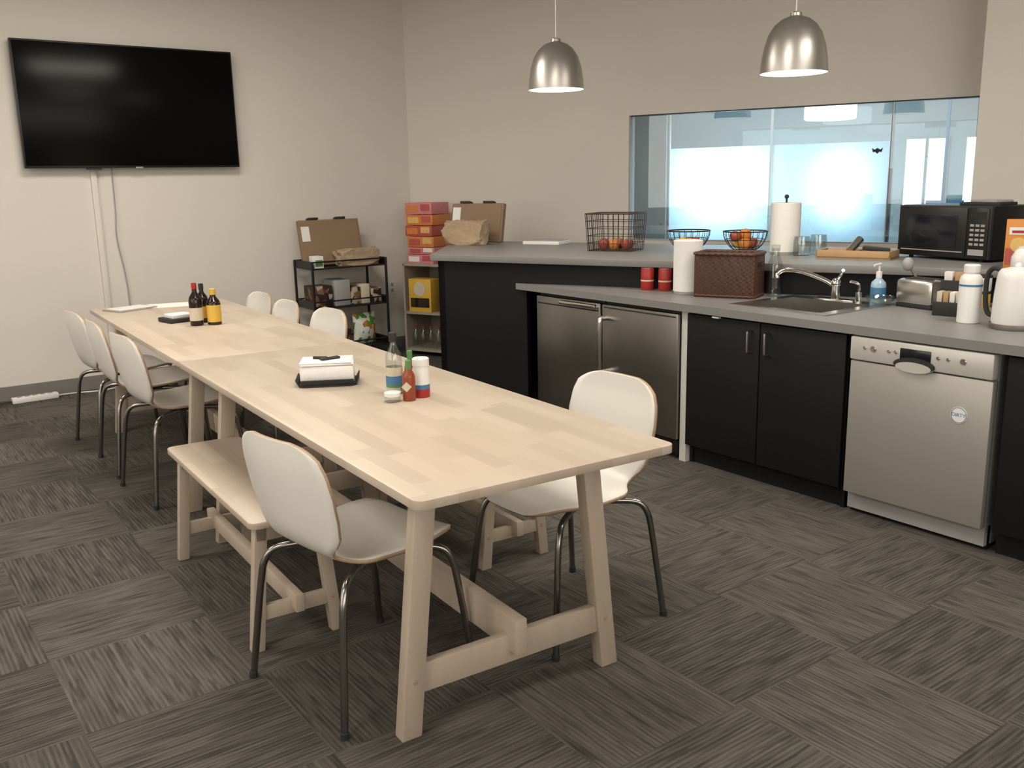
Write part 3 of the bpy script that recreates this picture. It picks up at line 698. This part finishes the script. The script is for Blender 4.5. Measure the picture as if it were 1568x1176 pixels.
b.lathe([(0,0),(r*.92,0),(r,.004),(r,.115),(r*.9,.14),(.012,.170),(.0105,.18),(.0105,.195),(0,.195)],M['clear'],seg=28)
b.lathe([(0,.002),(r*.9,.004),(r*.93,.06),(0,.06)],M['plastic'],seg=28)
b.lathe([(r,.035),(r*1.02,.035),(r*1.02,.065),(r,.065)],M['blue'],seg=28).lathe([(r,.065),(r*1.02,.065),(r*1.02,.095),(r,.095)],M['label'],seg=28).lathe([(r,.025),(r*1.02,.025),(r*1.02,.035),(r,.035)],M['green'],seg=28)
b.lathe([(0,.183),(.0135,.183),(.0135,.213),(.01,.215),(0,.215)],M['rubber'],seg=20); b.obj('clear_sauce_bottle',(1.52,2.765,zt))
bottle('green_cap_sauce_bottle',(1.567,2.735,zt),.020,.15,M['hot'],M['green'],M['label'],.4,(.2,.45))
bottle('hot_sauce_bottle',(1.505,2.64,zt),.022,.138,M['hot'],M['green'],None,.4)
b=B(); b.box((0,0,0),(.024,.002,.024),M['label'],0,(0,R(45),0)); o=b.obj('diamond_label',(-.0175,-.0145,.05),R(-35)-R(0)); o.parent=bpy.data.objects['hot_sauce_bottle']
b=B(); b.lathe([(0,0),(.028,0),(.029,.004),(.029,.03),(0,.03)],M['red'],seg=24); b.lathe([(0,.03),(.029,.03),(.029,.045),(0,.045)],M['blue'],seg=24); b.lathe([(0,.045),(.029,.045),(.029,.095),(.027,.105),(.027,.108),(.029,.11),(.029,.132),(.026,.135),(0,.135)],M['plastic'],seg=24); b.obj('salt_shaker',(1.565,2.66,zt))
b=B(); b.lathe([(0,0),(.024,0),(.027,.004),(.027,.02),(0,.02)],M['clear'],seg=24); b.lathe([(0,.02),(.028,.02),(.028,.032),(0,.033)],M['plastic'],seg=24); b.obj('small_condiment_jar',(1.452,2.66,zt))
b=B(); b.poly(rrect(.26,.18,.01),0,.010,M['grey'],.002); b.poly(rrect(.23,.15,.006),.010,.0115,M['plastic']); b.obj('tablet_computer',(1.43,5.86,zt),R(20))
B().poly(rrect(.28,.21,.002),0,.002,M['paper']).obj('paper_sheet',(1.68,5.88,zt),R(-15))

# ---------------------------------------------------------------- lights
def area(name,loc,sx,sy,e,col=(1,.925,.82),rot=(0,0,0)):
    l=bpy.data.lights.new(name,'AREA'); l.shape='RECTANGLE'; l.size=sx; l.size_y=sy; l.energy=e; l.color=col
    o=bpy.data.objects.new(name,l); scene.collection.objects.link(o); o.location=loc; o.rotation_euler=rot; return o
area('ceiling_light_a',(1.6,5.2,2.96),1.2,.6,54)
area('ceiling_light_b',(1.6,2.4,2.96),1.2,.6,42)
area('ceiling_light_c',(-1.0,4.6,2.96),1.2,.6,54)
area('ceiling_light_d',(-1.2,1.2,2.96),1.2,.6,38)
area('ceiling_light_e',(3.6,1.2,2.96),1.2,.6,38)
area('rear_fill_light',(.5,-2.4,1.9),5.0,1.8,85,(1,.94,.87),(R(90),0,0))  # added fill from behind the camera; the front wall has no opening
area('left_fill_light',(-2.9,2.5,1.9),5.0,1.8,48,(1,.94,.87),(R(90),0,R(-90)))  # added fill along the left wall, which has no window
area('office_light',W(1.6,2.6,2.25),1.6,.5,26,(1,.97,.93),(0,0,RW))
wd=bpy.data.worlds.new('world'); scene.world=wd; wd.use_nodes=True
bgn=wd.node_tree.nodes.get('Background'); 
sky=wd.node_tree.nodes.new('ShaderNodeTexSky'); wd.node_tree.links.new(sky.outputs[0],bgn.inputs[0]); bgn.inputs[1].default_value=.1

# ---------------------------------------------------------------- camera
cd=bpy.data.cameras.new('camera'); cam=bpy.data.objects.new('camera',cd); scene.collection.objects.link(cam)
cd.sensor_fit='HORIZONTAL'; cd.sensor_width=36; cd.lens=36*1411/1568; cd.clip_start=.05
r=Vector((.8042,-.5942,-.0193)); fwd=Vector((.5771,.7880,-.2140)); fwd.normalize(); r=(r-fwd*r.dot(fwd)).normalized(); u=r.cross(fwd)
cam.matrix_world=Matrix(((r.x,u.x,-fwd.x,0),(r.y,u.y,-fwd.y,0),(r.z,u.z,-fwd.z,1.45),(0,0,0,1)))
scene.camera=cam
